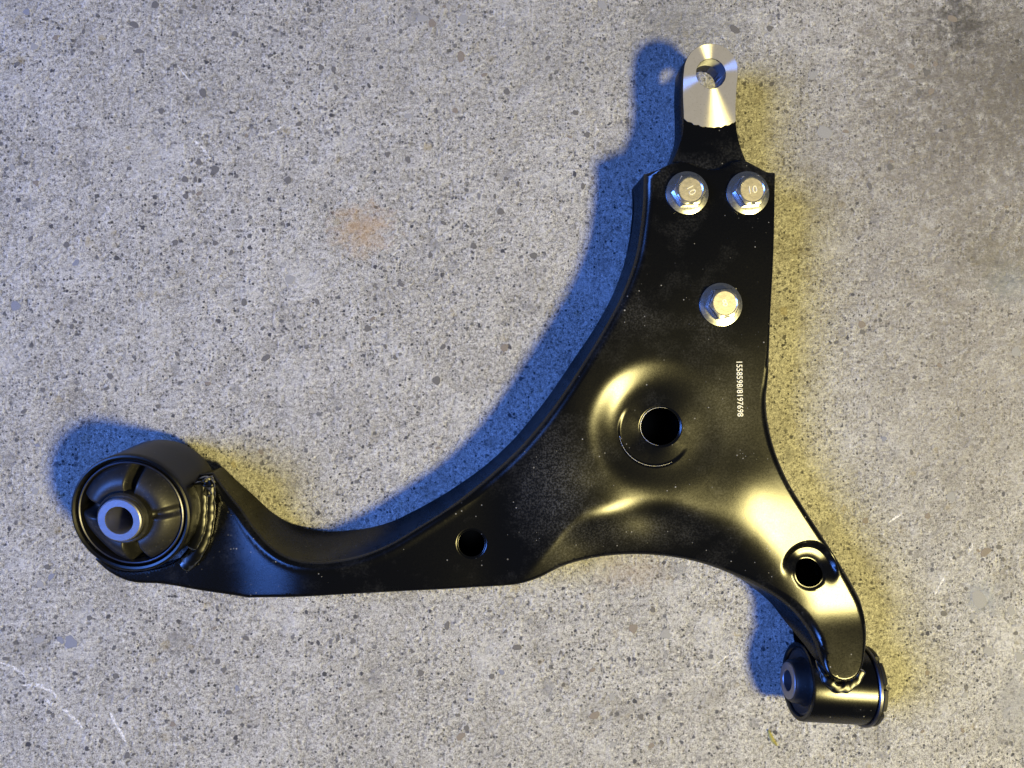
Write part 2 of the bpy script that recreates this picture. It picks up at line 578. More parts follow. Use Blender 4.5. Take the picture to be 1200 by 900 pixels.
OUT = [deep(p[0], p[1]) + tuple(p[2:]) for p in OUT]
dense = catmull(OUT, True, 2.3)
BND = uv2mm(dense[:, :2])
FLARE, ZBOT, RAD = dense[:, 2], dense[:, 3], np.maximum(dense[:, 4], 0.6)
NB = len(BND)
tan = np.roll(BND, -1, 0) - np.roll(BND, 1, 0)
tan /= np.linalg.norm(tan, axis=1)[:, None]
area2 = np.sum(BND[:, 0] * np.roll(BND[:, 1], -1) - np.roll(BND[:, 0], -1) * BND[:, 1])
sgn = 1 if area2 > 0 else -1
NRM = np.stack([tan[:, 1], -tan[:, 0]], 1) * sgn        # outward

HOLES = [((775.0, 500.0), 22.0), (deep(552.5, 637.0), 15.8), ((949.0, 672.0), 16.2)]
RIDGE = catmull([(540, 705, 0), (600, 668, 0), (640, 638, 0), (668, 616, 0), (692, 604, 0), (716, 597, 0), (742, 592, 0), (770, 590, 0), (800, 594, 0), (835, 606, 0), (872, 626, 0), (900, 650, 0), (922, 682, 0), (944, 720, 0), (955, 765, 0), (956, 815, 0)], False, 3.0)


def seg_dist(pts, poly):
    """signed distance (px) from points to an open polyline, + on the right-hand side when walking it (image axes)"""
    out = np.empty(len(pts))
    A, B = poly[:-1], poly[1:]
    AB = B - A
    L2 = (AB**2).sum(1)
    for s in range(0, len(pts), 4000):
        p = pts[s:s + 4000, None, :]
        t = np.clip(((p - A) * AB).sum(2) / L2, 0, 1)
        q = p - (A + t[..., None] * AB)
        dd = (q**2).sum(2)
        k = dd.argmin(1)
        ar = np.arange(len(k))
        v = q[ar, k]
        cr = AB[k, 0] * v[:, 1] - AB[k, 1] * v[:, 0]
        out[s:s + 4000] = np.sqrt(dd[ar, k]) * np.where(cr >= 0, 1, -1)
    return out


def bnd_dist(xy):
    d_ = np.empty(len(xy))
    k_ = np.empty(len(xy), int)
    A, B = BND, np.roll(BND, -1, 0)
    AB = B - A
    L2 = np.maximum((AB**2).sum(1), 1e-9)
    for s in range(0, len(xy), 3000):
        p = xy[s:s + 3000, None, :]
        t = np.clip(((p - A) * AB).sum(2) / L2, 0, 1)
        q = A + t[..., None] * AB - p
        dd = (q**2).sum(2)
        k = dd.argmin(1)
        d_[s:s + 3000] = np.sqrt(dd[np.arange(len(k)), k])
        k_[s:s + 3000] = k
    return d_, k_


def height(xy, near=None):
    """top surface of the pressed plate in mm, at world mm positions"""
    uv = mm2uv(xy)
    u, v = uv[:, 0], uv[:, 1]
    h = np.full(len(u), ZP)
    # neck falls away towards the big bushing
    h -= 8.5 * sstep((380 - u) / 140.0)
    # pressed step along the lower edge that widens into the leg
    sd = seg_dist(uv, RIDGE)
    wid = 26 + np.clip((u - 800) * 0.40, 0, 34)
    t = (sd + wid * 0.5) / wid
    tc = np.clip(t, 0, 1)
    run = wid * (tc**3 - tc**4 / 2) + np.maximum(sd - wid * 0.5, 0)      # px along the slope
    amt = 1 - 0.75 * sstep((v - 735) / 40)
    drop = 0.30 * S * np.clip(run, 0, 75) * amt
    left = 5.5 * sstep((695 - u) / 150)
    h -= (drop**4 + left**4 + 1e-9)**0.25
    h -= 0.11 * S * (u - 728) * np.exp(-((u - 728) / 48)**2 - ((v - 602) / 24)**2)
    # basin on the left of the big hole
    dx, dy = u - 771, v - 501
    r = np.hypot(dx, dy)
    th = np.arctan2(dy, dx)
    side = 0.12 + 0.88 * (0.5 + 0.5 * np.cos(th - math.radians(192)))**1.6
    h -= 3.3 * side * sstep((88 - r) / 46.0)
    # crisp round seat of the hole
    dx2, dy2 = u - 768.5, v - 505
    r2 = np.hypot(dx2, dy2)
    th2 = np.arctan2(dy2, dx2)
    w2 = np.clip(0.12 + 0.95 * np.cos(th2 - math.radians(125)), 0, 1)
    h -= 1.1 * w2 * sstep((44.5 - r2) / 6.0)
    # plate crown above the leg, tips down to the right edge
    h += 2.0 * np.exp(-(((u - 880) / 45)**2 + ((v - 575) / 45)**2))
    # pit round the leg hole
    dx3, dy3 = u - 950, v - 668
    r3 = np.hypot(dx3, dy3)
    th3 = np.arctan2(dy3, dx3)
    w3 = sstep(0.42 + 0.62 * np.cos(th3 - math.radians(-80)))
    h -= 4.2 * w3 * sstep((36 - r3) / 12.0)
    rim = np.hypot(u - HOLES[2][0][0], v - HOLES[2][0][1])
    h -= 0.45 * sstep((21 - rim) / 5.0)
    # end of the leg climbs over the small bushing
    q = np.clip((v - 700) / 40, 0, 1)
    h += 0.225 * S * (40 * (q**3 - q**4 / 2) + np.clip(v - 740, 0, 80)) * sstep((u - 900) / 40)
    # lip of the other holes
    for (c, rr) in HOLES[:2]:
        q = np.hypot(u - c[0], v - c[1])
        h -= 0.7 * sstep((rr + 2.2 - q) / 2.2)
    # very slight unevenness of pressed sheet
    h += 0.10 * np.sin(u * 0.043 + 1.3) * np.sin(v * 0.051 + 0.4)
    # rolled edge
    idx = np.arange(len(u)) if near is None else np.nonzero(near)[0]
    if len(idx):
        d, kb = bnd_dist(np.asarray(xy)[idx])
        R = RAD[kb]
        x = np.clip(1 - d / R, 0, 1)
        bu, bv = dense[kb, 0], dense[kb, 1]
        lip = sstep((600 - bu) / 120) * (bv < 672) * (bu > 246)
        h[idx] += 0.40 * lip * np.exp(-((d - 3.8) / 1.8)**2)
        h[idx] -= R * (1 - np.sqrt(np.maximum(1 - x**2, 0.0))) * 0.92
    return h


def build_plate():
    pts = [BND]
    for f in (0.10, 0.25, 0.40, 0.55, 0.75, 1.0):
        p = BND - NRM * (RAD * f)[:, None]
        d, _ = bnd_dist(p)
        keep = d > RAD * f * 0.93
        keep &= np.arange(NB) % (1 if f < 0.6 else 2) == 0
        pts.append(p[keep])
    n_ring = sum(len(p) for p in pts)
    lo, hi = BND.min(0), BND.max(0)
    g = 1.55
    X, Y = np.meshgrid(np.arange(lo[0], hi[0], g), np.arange(lo[1], hi[1], g * 0.866))
    X = X + (np.arange(X.shape[0]) % 2)[:, None] * g / 2
    G = np.stack([X.ravel(), Y.ravel()], 1)
    # inside test by crossing number
    inside = np.zeros(len(G), bool)
    j = NB - 1
    for i in range(NB):
        xi, yi = BND[i]
        xj, yj = BND[j]
        if yi != yj:
            c = ((yi > G[:, 1]) != (yj > G[:, 1])) & (G[:, 0] < (xj - xi) * (G[:, 1] - yi) / (yj - yi) + xi)
            inside ^= c
        j = i
    G = G[inside]
    d, kb = bnd_dist(G)
    G = G[d > RAD[kb] + 0.8]
    # holes and crisp circles get their own rings
    hole_rings = []
    for (c, rr) in HOLES:
        for m, nn in ((0, 64), (0.8, 64), (1.7, 64), (3.2, 64)):
            a = np.arange(nn) / nn * 2 * np.pi
            ring = uv2mm(np.stack([c[0] + (rr + m) * np.cos(a), c[1] + (rr + m) * np.sin(a)], 1))
            hole_rings.append(ring)
        uvG = mm2uv(G)
        G = G[np.hypot(uvG[:, 0] - c[0], uvG[:, 1] - c[1]) > rr + 5]
    seat = []
    for rr in (38.6, 39.6, 40.5, 41.5, 42.5, 43.5, 44.5):
        a = np.arange(170) / 170 * 2 * np.pi
        seat.append(uv2mm(np.stack([768.5 + rr * np.cos(a), 505 + rr * np.sin(a)], 1)))
    uvG = mm2uv(G)
    rs = np.hypot(uvG[:, 0] - 768.5, uvG[:, 1] - 505)
    G = G[(rs < 36) | (rs > 47)]
    for rr in (22.0, 24, 26, 28, 30, 32, 34, 36):
        a = (np.arange(110) + (rr % 4) / 4) / 110 * 2 * np.pi
        q = uv2mm(np.stack([950 + rr * np.cos(a), 668 + rr * np.sin(a)], 1))
        dq, kq = bnd_dist(q)
        uq = mm2uv(q)
        q = q[(dq > RAD[kq] + 0.6) & (np.hypot(uq[:, 0] - 949, uq[:, 1] - 672) > 20.5)]
        seat.append(q)
    uvG = mm2uv(G)
    rs = np.hypot(uvG[:, 0] - 950, uvG[:, 1] - 668)
    G = G[(rs > 37.5)]
    allp = np.concatenate(pts + hole_rings + seat + [G])
    co = [Vector((float(x), float(y))) for x, y in allp]
    edges = []
    base = n_ring
    start = {}
    for hi_, (c, rr) in enumerate(HOLES):
        b0 = base + hi_ * 4 * 64
        start[hi_] = b0
        edges += [(b0 + i, b0 + (i + 1) % 64) for i in range(64)]
    loop = list(range(NB))
    if sgn < 0:
        loop = loop[::-1]
    res = geometry.delaunay_2d_cdt(co, edges, [loop], 1, 1e-5)
    vco, faces = np.array([(v.x, v.y) for v in res[0]]), [list(f) for f in res[2]]
    orig = res[3]
    uvv = mm2uv(vco)
    keep = []
    for f in faces:
        cu = uvv[f].mean(0)
        if any(math.hypot(cu[0] - c[0], cu[1] - c[1]) < rr * 0.995 for c, rr in HOLES):
            continue
        keep.append(f)
    near = bnd_dist(vco)[0] < RAD.max() + 3.5
    z = height(vco, near)
    e = 0.12
    zx = (height(vco + [e, 0], near) - height(vco - [e, 0], near)) / (2 * e)
    zy = (height(vco + [0, e], near) - height(vco - [0, e], near)) / (2 * e)
    nr = np.stack([-zx, -zy, np.ones_like(zx)], 1)
    # boundary vertices turn half-way to the wall
    omap = {}
    for i, src in enumerate(orig):
        for s in src:
            omap[s] = i
    bidx = [omap[i] for i in range(NB)]
    for i, b in enumerate(bidx):
        nr[b] = (NRM[i][0] * 1.0, NRM[i][1] * 1.0, 0.25)
    nr /= np.linalg.norm(nr, axis=1)[:, None]
    V = [(x / 1000, y / 1000, zz / 1000) for (x, y), zz in zip(vco, z)]
    Nn = [tuple(n) for n in nr]
    # up-facing orientation
    F = []
    for f in keep:
        a, b, c = (vco[f[0]], vco[f[1]], vco[f[2]])
        if (b[0] - a[0]) * (c[1] - a[1]) - (b[1] - a[1]) * (c[0] - a[0]) < 0:
            f = f[::-1]
        F.append(tuple(f))
    # walls
    rows = [0.06, 0.15, 0.32, 0.5, 0.68, 0.84, 0.94, 1.0]
    prev = bidx
    ztop = z[bidx]
    zb = np.minimum(ZBOT, ztop - 3.0)
    sm = FLARE
    for t in rows:
        cur = []
        off = sm * (0.25 * t + 0.75 * t**3)
        for i in range(NB):
            p = BND[i] + NRM[i] * off[i]
            cur.append(len(V))
            V.append((p[0] / 1000, p[1] / 1000, (ztop[i] + (zb[i] - ztop[i]) * t) / 1000))
            sl = sm[i] * (0.25 + 2.25 * t * t) / max(ztop[i] - zb[i], 1.0)
            nv = Vector((NRM[i][0], NRM[i][1], sl)).normalized()
            Nn.append(tuple(nv))
        for i in range(NB):
            k = (i + 1) % NB
            q = (prev[i], cur[i], cur[k], prev[k])
            F.append(q if sgn > 0 else q[::-1])
        prev = cur
    # inward lip under the wall
    cur = []
    for i in range(NB):
        p = BND[i] + NRM[i] * (sm[i] - 2.6)
        cur.append(len(V))
        V.append((p[0] / 1000, p[1] / 1000, zb[i] / 1000 + 0.0001))
        Nn.append((0, 0, -1))
    for i in range(NB):
        k = (i + 1) % NB
        q = (prev[i], cur[i], cur[k], prev[k])
        F.append(q if sgn > 0 else q[::-1])
    # short collars down the holes
    for hi_, (c, rr) in enumerate(HOLES):
        ring = [omap[start[hi_] + i] for i in range(64)]
        low = []
        cx, cy = uv2mm(np.array([c]))[0]
        for ri in ring:
            x, y = vco[ri]
            low.append(len(V))
            V.append((x / 1000, y / 1000, z[ri] / 1000 - 0.0035))
            nv = Vector((cx - x, cy - y, 0.0)).normalized()
            Nn.append(tuple(nv))
        for i in range(64):
            k = (i + 1) % 64
            F.append((ring[i], ring[k], low[k], low[i]))
    me = bpy.data.meshes.new('pressed_plate')
    me.from_pydata([(x - ARM0.x, y - ARM0.y, zz) for x, y, zz in V], [], F)
    me.update()
    me.polygons.foreach_set('use_smooth', [True] * len(me.polygons))
    me.normals_split_custom_set_from_vertices(Nn)
    o = link('pressed_plate', me, M['paint'], arm)
    # lower shell closing the box section
    V2 = [(x / 1000 - ARM0.x, y / 1000 - ARM0.y, 0.010) for x, y in vco[bidx]]
    rb = geometry.delaunay_2d_cdt([Vector((float(x), float(y))) for x, y in vco[bidx]], [], [loop], 1, 1e-5)
    me2 = mesh('lower_shell', [(v.x / 1000 - ARM0.x, v.y / 1000 - ARM0.y, 0.010) for v in rb[0]], [tuple(f) for f in rb[2]])
    link('lower_shell', me2, M['paint'], arm, False)
    return o


plate = build_plate()


def L(v):
    """world -> arm-local (the arm's empty is only translated)"""
    return Vector(v) - ARM0


def z_at(px, py):
    """plate height (m) under a pixel on the plate plane"""
    xy = uv2mm(np.array([(px, py)], float))
    return float(height(xy)[0]) / 1000, xy[0] / 1000


# worn bright edges of the big hole and its seat


def worn(name, cu, cv, r_px, a0, a1, rad, dz):
    V, F, seg = [], [], 6
    n = int(abs(a1 - a0) / 2.5)
    ctr = []
    for i in range(n + 1):
        a = math.radians(a0 + (a1 - a0) * i / n)
        ctr.append((cu + r_px * math.cos(a), cv + r_px * math.sin(a)))
    xy = uv2mm(np.array(ctr))
    zz = height(xy) + dz
    c0 = uv2mm(np.array([(cu, cv)]))[0]
    for i in range(n + 1):
        d = (xy[i] - c0) / np.linalg.norm(xy[i] - c0)
        r = rad * (0.25 + 0.75 * math.sin(math.pi * i / n)**0.5) * (0.75 + 0.5 * random.random())
        for j in range(seg):
            b = 2 * math.pi * j / seg
            p = xy[i] + d * r * math.cos(b)
            V.append((p[0] / 1000 - ARM0.x, p[1] / 1000 - ARM0.y, (zz[i] + r * math.sin(b)) / 1000))
    for i in range(n):
        for j in range(seg):
            k = (j + 1) % seg
            F.append((i * seg + j, i * seg + k, (i + 1) * seg + k, (i + 1) * seg + j))
    return link(name, mesh(name, V, F), M['mark'], plate)


worn('worn_edge', 768.5, 505, 41.5, 172, 62, 0.10, 0.02)
worn('worn_edge', 775, 500, 22.4, 290, 95, 0.12, 0.04)

# ------------------------------------------------------------------ big bushing
BC = P(152.5, 602, 0.046)
BR = ((P(227, 602, 0.046) - P(81, 602, 0.046)).length) * 500       # mm
bc = L((BC.x, BC.y, BC.z))
bush = lathe('bushing', [
    (BR - 7, -41), (BR - 1.5, -41), (BR - 0.4, -40), (BR, -38), (BR, -26), (BR, -6.5), (BR + 0.15, -3.5), (BR + 0.1, -1.4), (BR - 0.4, -0.3), (BR - 1.3, 0.1),
    (BR - 2.4, -0.4), (BR - 3.1, -1.8), (BR - 3.3, -3.5), (BR - 3.8, -3.6)], M['sleeve'], arm, 128, loc=bc,
    rot=(math.radians(8.5), math.radians(-5), 0))
bush['label'] = 'large round rubber bushing welded to the end of the neck'
lathe('metal_ring', [(BR - 3.7, -6), (BR - 3.7, -1.6), (BR - 3.9, -0.8), (BR - 4.4, -0.5), (BR - 4.9, -0.8), (BR - 5.1, -1.7), (BR - 5.4, -10), (BR - 5.6, -18)],
      M['dark_steel'], bush, 128)


def rubber_core():
    nr_, nt = 26, 160
    r0, r1 = 12.0, BR - 5.0
    ecc = np.array([-0.6, -0.4])
    cre = [math.radians(a) for a in (78, 4, -84, 168)]
    wide = [0.13, 0.11, 0.19, 0.18]
    dep = [7.5, 2.6, 10, 9]
    V, F = [], []
    for j in range(nt):
        a = 2 * math.pi * j / nt
        for i in range(nr_):
            t = i / (nr_ - 1)
            r = r0 + (r1 - r0) * t
            c = ecc * (1 - t)
            z = 3.0 - 6.0 * t**1.5 + 3.0 * math.sin(math.pi * t)
            for b, w, dp in zip(cre, wide, dep):
                da = (a - b + math.pi) % (2 * math.pi) - math.pi
                ww = w * (1.15 - 0.35 * t)
                z -= dp * math.exp(-(da / ww)**4) * sstep(np.array((t + 0.02) / 0.30)) * (1 if t < 0.9 else 1 - 0.5 * (t - 0.9) / 0.1)
            # lower left lobe sits deeper
            da = (a - math.radians(222) + math.pi) % (2 * math.pi) - math.pi
            z -= 4.0 * math.exp(-(da / 0.5)**2) * t
            V.append(((r * math.cos(a) + c[0]) / 1000, (r * math.sin(a) + c[1]) / 1000, z / 1000))
    for j in range(nt):
        k = (j + 1) % nt
        for i in range(nr_ - 1):
            F.append((j * nr_ + i, j * nr_ + i + 1, k * nr_ + i + 1, k * nr_ + i))
    o = link('rubber_core', mesh('rubber_core', V, F), M['rubber'], bush)
    lathe('rubber_collar', [(14.0, -6), (14.0, 3), (13.6, 6.5), (12.7, 7.6), (11.4, 7.4)], M['rubber'], o, 72, loc=(-0.0006, -0.0004, 0)).name = 'rubber_collar'
    return o


rubber_core()
lathe('inner_sleeve', [(7.1, -40), (7.1, 9.6), (7.5, 10.3), (10.9, 10.3), (11.5, 9.8), (11.6, 9), (11.6, -6)], M['steel'], bush, 96, loc=(-0.0006, -0.0004, 0))


def tube(name, path, rad, mat, parent, seg=14, wob=0.0, seed=0, flat=1.0, ripple=0.0):
    """lumpy bead along a world-space path (mm radii), arm-local result"""
    rnd = random.Random(seed)
    pth = [Vector(p) for p in path]
    n = len(pth)
    V, F = [], []
    for i, p in enumerate(pth):
        t = (pth[min(i + 1, n - 1)] - pth[max(i - 1, 0)]).normalized()
        s = t.cross(Vector((0, 0, 1)))
        if s.length < 1e-3:
            s = Vector((1, 0, 0))
        s.normalize()
        up = s.cross(t).normalized()
        endf = min(1.0, 0.25 + min(i, n - 1 - i) / 2.5)
        rb = rad * endf * (1 + ripple * math.sin(i * 0.8 + 0.9 * math.sin(i * 0.23)))
        for j in range(seg):
            a = 2 * math.pi * j / seg
            q = noise.noise(p * 260 + Vector((math.cos(a), math.sin(a), seed * 3.1)) * 0.9)
            r = rb * (1 + wob * q) / 1000
            V.append(p + s * (r * math.cos(a)) + up * (r * math.sin(a) * flat) - ARM0)
    for i in range(n - 1):
        for j in range(seg):
            k = (j + 1) % seg
            F.append((i * seg + j, i * seg + k, (i + 1) * seg + k, (i + 1) * seg + j))
    F.append(tuple(range(seg))[::-1])
    F.append(tuple((n - 1) * seg + j for j in range(seg)))
    return link(name, mesh(name, V, F), mat, parent)


def px_path(pts, step):
    """pts (px, py, z mm) -> dense list of world points"""
    d = catmull([(a, b, z, 0) for a, b, z in pts], False, step)
    return [P(a, b, z / 1000) for a, b, z in d]


# weld between sleeve and neck
tube('weld_bead', px_path([(240, 558, 36), (243, 576, 33.5), (243, 600, 31.5), (239, 625, 30.5), (229, 648, 30), (214, 666, 27)], 1.2), 4.2, M['weld'], arm, 20, 0.18, 3, 0.45, 0.012)
tube('weld_bead', px_path([(234, 564, 37), (236, 590, 34.5), (234, 618, 33.5), (224, 644, 31.5)], 1.2), 3.2, M['weld'], arm, 20, 0.20, 8, 0.45, 0.012)
tube('weld_blob', px_path([(241, 560, 38), (244, 566, 38), (244, 573, 37), (240, 580, 35.5)], 0.9), 2.2, M['weld'], arm, 14, 0.9, 12, 0.9, 0.2)
# ------------------------------------------------------------------ small bushing
zc = 0.0225
pl, pr = P(934, 798, zc), P(1008, 802.5, zc)
ax = (pr - pl)
LEN = ax.length * 1000
SR = 22.3
ang = math.atan2(ax.y, ax.x)
sroot_loc = L((pl.x, pl.y, zc))
srot = (0, math.pi / 2, ang)      # lathe axis z -> +x, then turned about z


def rot_axis():
    m = Matrix.Rotation(ang, 4, 'Z') @ Matrix.Rotation(math.pi / 2, 4, 'Y')
    return m.to_euler()


small = lathe('bushing', [(SR - 3.4, 6), (SR - 3.2, 1.0), (SR - 2.6, 0.2), (SR - 1.0, 0.0), (SR - 0.2, 0.5), (SR, 1.4), (SR, LEN * 0.5), (SR, LEN - 1.5), (SR - 1, LEN - 0.8), (SR - 3, LEN - 0.6)],
              M['paint'], arm, 96, loc=sroot_loc, rot=rot_axis())
small['label'] = 'small horizontal bushing welded under the end of the leg'
lathe('rubber_core', [(SR - 3.2, 2.0), (SR - 4.5, 1.6), (SR - 6.5, 3.0), (14, 3.4), (12.8, 1.0), (12.2, -3.5), (11.2, -5.2), (9.5, -5.6)], M['rubber'], small, 72)
lathe('inner_sleeve', [(5.9, 30), (5.9, -5.6), (6.3, -6.1), (9.8, -6.1), (10.4, -5.6), (10.5, 3)], M['steel'], small, 72)
lathe('flange_ring', [(SR - 2, LEN - 1.0), (SR + 0.9, LEN - 1.0), (SR + 1.4, LEN - 0.4), (SR + 1.4, LEN + 0.9), (SR + 0.9, LEN + 1.4), (SR - 4, LEN + 1.5)], M['dark_steel'], small, 96)


def notch(r, z, a):
    if r > 17:
        f = (a * 9 / (2 * math.pi)) % 1.0
        if f < 0.16:
            r -= 1.9
    return r, z


lathe('rubber_flange', [(SR - 4, LEN + 1.45), (SR + 0.6, LEN + 1.55), (SR + 0.9, LEN + 2.2), (SR + 0.6, LEN + 4.2), (SR - 0.4, LEN + 4.9), (13, LEN + 5.2), (11, LEN + 4.2), (6, LEN + 4.0)], M['rubber_dark'], small, 144, rfun=notch)
# welds where the leg meets the small bushing
tube('weld_bead', px_path([(961, 772, 38), (964, 786, 41), (971, 799, 44), (982, 806, 44.5), (994, 804, 44.5), (1004, 796, 44.5), (1010, 784, 44)], 1.0), 3.0, M['weld'], arm, 16, 0.42, 21, 0.6, 0.03)
tube('weld_bead', px_path([(966, 800, 42.5), (975, 810, 42.5), (987, 812, 42), (1000, 807, 42.5)], 1.0), 2.3, M['weld'], arm, 14, 0.5, 27, 0.55, 0.05)
tube('weld_bead', px_path([(953, 768, 30), (958, 780, 35), (964, 793, 40), (969, 806, 42)], 1.0), 3.0, M['weld'], arm, 14, 0.35, 33, 0.6, 0.05)
tube('weld_blob', px_path([(971, 812, 42), (975, 815, 41.5), (979, 813, 42)], 0.9), 2.4, M['weld'], arm, 14, 0.6, 37, 0.7, 0.1)

# ------------------------------------------------------------------ ball joint mount (bare steel eye + painted neck)
ZT, ZB = 0.0382, 0.0205


def px_poly(pts, z, closed=True, step=2.0):
    d = catmull(pts, closed, step)
    return [P(a, b, z).to_2d() for a, b in d]


def prism(name, outline, holes, z0, z1, mat, parent, origin, bevel=0.0005, hole_mat=None, smooth=True):
    """extruded polygon with round holes; outline/holes = lists of 2d world points"""
    co = list(outline)
    n = len(co)
    faces = [list(range(n))]
    edges = []
    hs = []
    for h in holes:
        b0 = len(co)
        co += list(h)
        hs.append((b0, len(h)))
        edges += [(b0 + i, b0 + (i + 1) % len(h)) for i in range(len(h))]
    ar = sum(co[i].x * co[(i + 1) % n].y - co[(i + 1) % n].x * co[i].y for i in range(n))
    if ar < 0:
        faces = [faces[0][::-1]]
    res = geometry.delaunay_2d_cdt(co, edges, faces, 1, 1e-7)
    omap = {s: i for i, src in enumerate(res[3]) for s in src}
    vv = res[0]
    cents = []
    for b0, m in hs:
        c = sum((co[b0 + i] for i in range(m)), Vector((0, 0))) / m
        r = (co[b0] - c).length
        cents.append((c, r))
    V = [(v.x - origin.x, v.y - origin.y, z1 - origin.z) for v in vv] + [(v.x - origin.x, v.y - origin.y, z0 - origin.z) for v in vv]
    K = len(vv)
    F, MI = [], []
    for f in res[2]:
        c = sum((vv[i] for i in f), Vector((0, 0))) / len(f)
        if any((c - cc).length < rr * 0.99 for cc, rr in cents):
            continue
        a, b, d = vv[f[0]], vv[f[1]], vv[f[2]]
        if (b - a).cross(d - a) < 0:
            f = f[::-1]
        F.append(tuple(f)); MI.append(0)
        F.append(tuple(i + K for i in reversed(f))); MI.append(0)
    lp = [omap[i] for i in faces[0]]
    for i in range(n):
        a, b = lp[i], lp[(i + 1) % n]
        F.append((a, a + K, b + K, b)); MI.append(0)
    for b0, m in hs:
        for i in range(m):
            a, b = omap[b0 + i], omap[b0 + (i + 1) % m]
            F.append((a, b, b + K, a + K)); MI.append(1 if hole_mat else 0)
    me = bpy.data.meshes.new(name)
    me.from_pydata(V, [], F)
    me.materials.append(mat)
    if hole_mat:
        me.materials.append(hole_mat)
        me.polygons.foreach_set('material_index', MI)
    bm = bmesh.new()
    bm.from_mesh(me)
    bmesh.ops.recalc_face_normals(bm, faces=bm.faces)
    if bevel > 0:
        es = [e for e in bm.edges if len(e.link_faces) == 2 and e.calc_face_angle(0) > math.radians(50) and abs((e.verts[0].co - e.verts[1].co).z) < 1e-6]
        bmesh.ops.bevel(bm, geom=es, offset=bevel, segments=2, affect='EDGES', profile=0.6, clamp_overlap=True)
    for e in bm.edges:
        if len(e.link_faces) == 2 and e.calc_face_angle(0) > math.radians(28):
            e.smooth = False
    bm.to_mesh(me)
    bm.free()
    o = link(name, me, None, parent, smooth)
    o.location = origin - (ARM0 if parent is arm else Vector((0, 0, 0)))
    return o


def circle2(px, py, r_px, z, n=56, ry=None):
    c = P(px, py, z).to_2d()
    r = (P(px + r_px, py, z) - P(px, py, z)).length
    return [c + Vector((math.cos(2 * math.pi * i / n) * r, math.sin(2 * math.pi * i / n) * r)) for i in range(n)]


eye_c = P(833, 86.5, ZT)
tab_out = [(801, 84, 0), (803, 73, 0), (810, 61, 0), (821, 53.5, 0), (834, 51.5, 0), (847, 54.5, 0), (857, 62, 0), (863, 73, 0), (864.5, 86, 0),
           (863, 105, 0), (862, 135, 0), (863.5, 155, 0), (869, 176, 0), (877, 196, 0), (888, 230, 0), (880, 262, 0), (835, 275, 0), (792, 262, 0), (780, 225, 0),
           (786, 196, 0), (794, 176, 0), (800, 157, 0), (801, 140, 0), (800, 110, 0)]
tab_poly = px_poly(tab_out, ZT)
hole2 = circle2(833, 86.5, 17.2, ZT)
mount = prism('ball_joint_mount', tab_poly, [hole2], ZB, ZT, M['paint'], arm, Vector((eye_c.x, eye_c.y, 0)), 0.0006, M['bore'])
mount['label'] = 'black neck with a bare steel eye'
# faced steel eye: the outline clipped by the circle of the facing cutter
cut_r = (P(833 + 61.5, 86.5, ZT) - eye_c).length
ec2 = eye_c.to_2d()
inset = []
npt = len(tab_poly)
cen = ec2
face_pts = []
for i in range(npt):
    p, q = tab_poly[i], tab_poly[(i + 1) % npt]
    pin, qin = (p - cen).length <= cut_r, (q - cen).length <= cut_r
    if pin:
        face_pts.append(p)
    if pin != qin:
        lo_, hi_ = 0.0, 1.0
        for _ in range(30):
            md = (lo_ + hi_) / 2
            if ((p.lerp(q, md) - cen).length <= cut_r) == pin:
                lo_ = md
            else:
                hi_ = md
        x = p.lerp(q, lo_)
        face_pts.append(x)
        if pin:      # leaving: walk the arc to where the outline comes back in
            leave = x
            face_pts.append(None)
fixed = []
n_ = len(face_pts)
for i, p in enumerate(face_pts):
    if p is None:
        a = face_pts[i - 1] - cen
        b = face_pts[(i + 1) % n_] - cen
        a0, a1 = math.atan2(a.y, a.x), math.atan2(b.y, b.x)
        dlt = (a1 - a0 + math.pi) % (2 * math.pi) - math.pi
        for k in range(1, 24):
            t = a0 + dlt * k / 24
            rr = cut_r + 0.00025 * math.sin(k * 2.1) + 0.0002 * math.sin(k * 4.7)
            fixed.append(cen + Vector((math.cos(t) * rr, math.sin(t) * rr)))
    else:
        fixed.append(cen + (p - cen) * 0.988)
prism('steel_eye', fixed, [circle2(833, 86.5, 17.6, ZT)], ZT - 0.0002, ZT + 0.0003, M['turned'], mount,
      Vector((0, 0, 0)) + Vector((eye_c.x, eye_c.y, ZT)), 0.0, smooth=False).location = Vector((0, 0, ZT))

# ------------------------------------------------------------------ bolts


def text_mesh(name, body, size, extrude, align='CENTER', spacing=1.0, bold=0.0):
    cu = bpy.data.curves.new(name, 'FONT')
    cu.body = body
    cu.size = size
    cu.extrude = extrude
    cu.offset = bold
    cu.align_x = align
    cu.align_y = 'CENTER'
    cu.space_character = spacing
    cu.resolution_u = 3
    tmp = bpy.data.objects.new(name, cu)
    COL.objects.link(tmp)
    dg = bpy.context.evaluated_depsgraph_get()
    me = bpy.data.meshes.new_from_object(tmp.evaluated_get(dg))
    me.name = name
    bpy.data.objects.remove(tmp)
    bpy.data.curves.remove(cu)
    me.materials.clear()
    return me


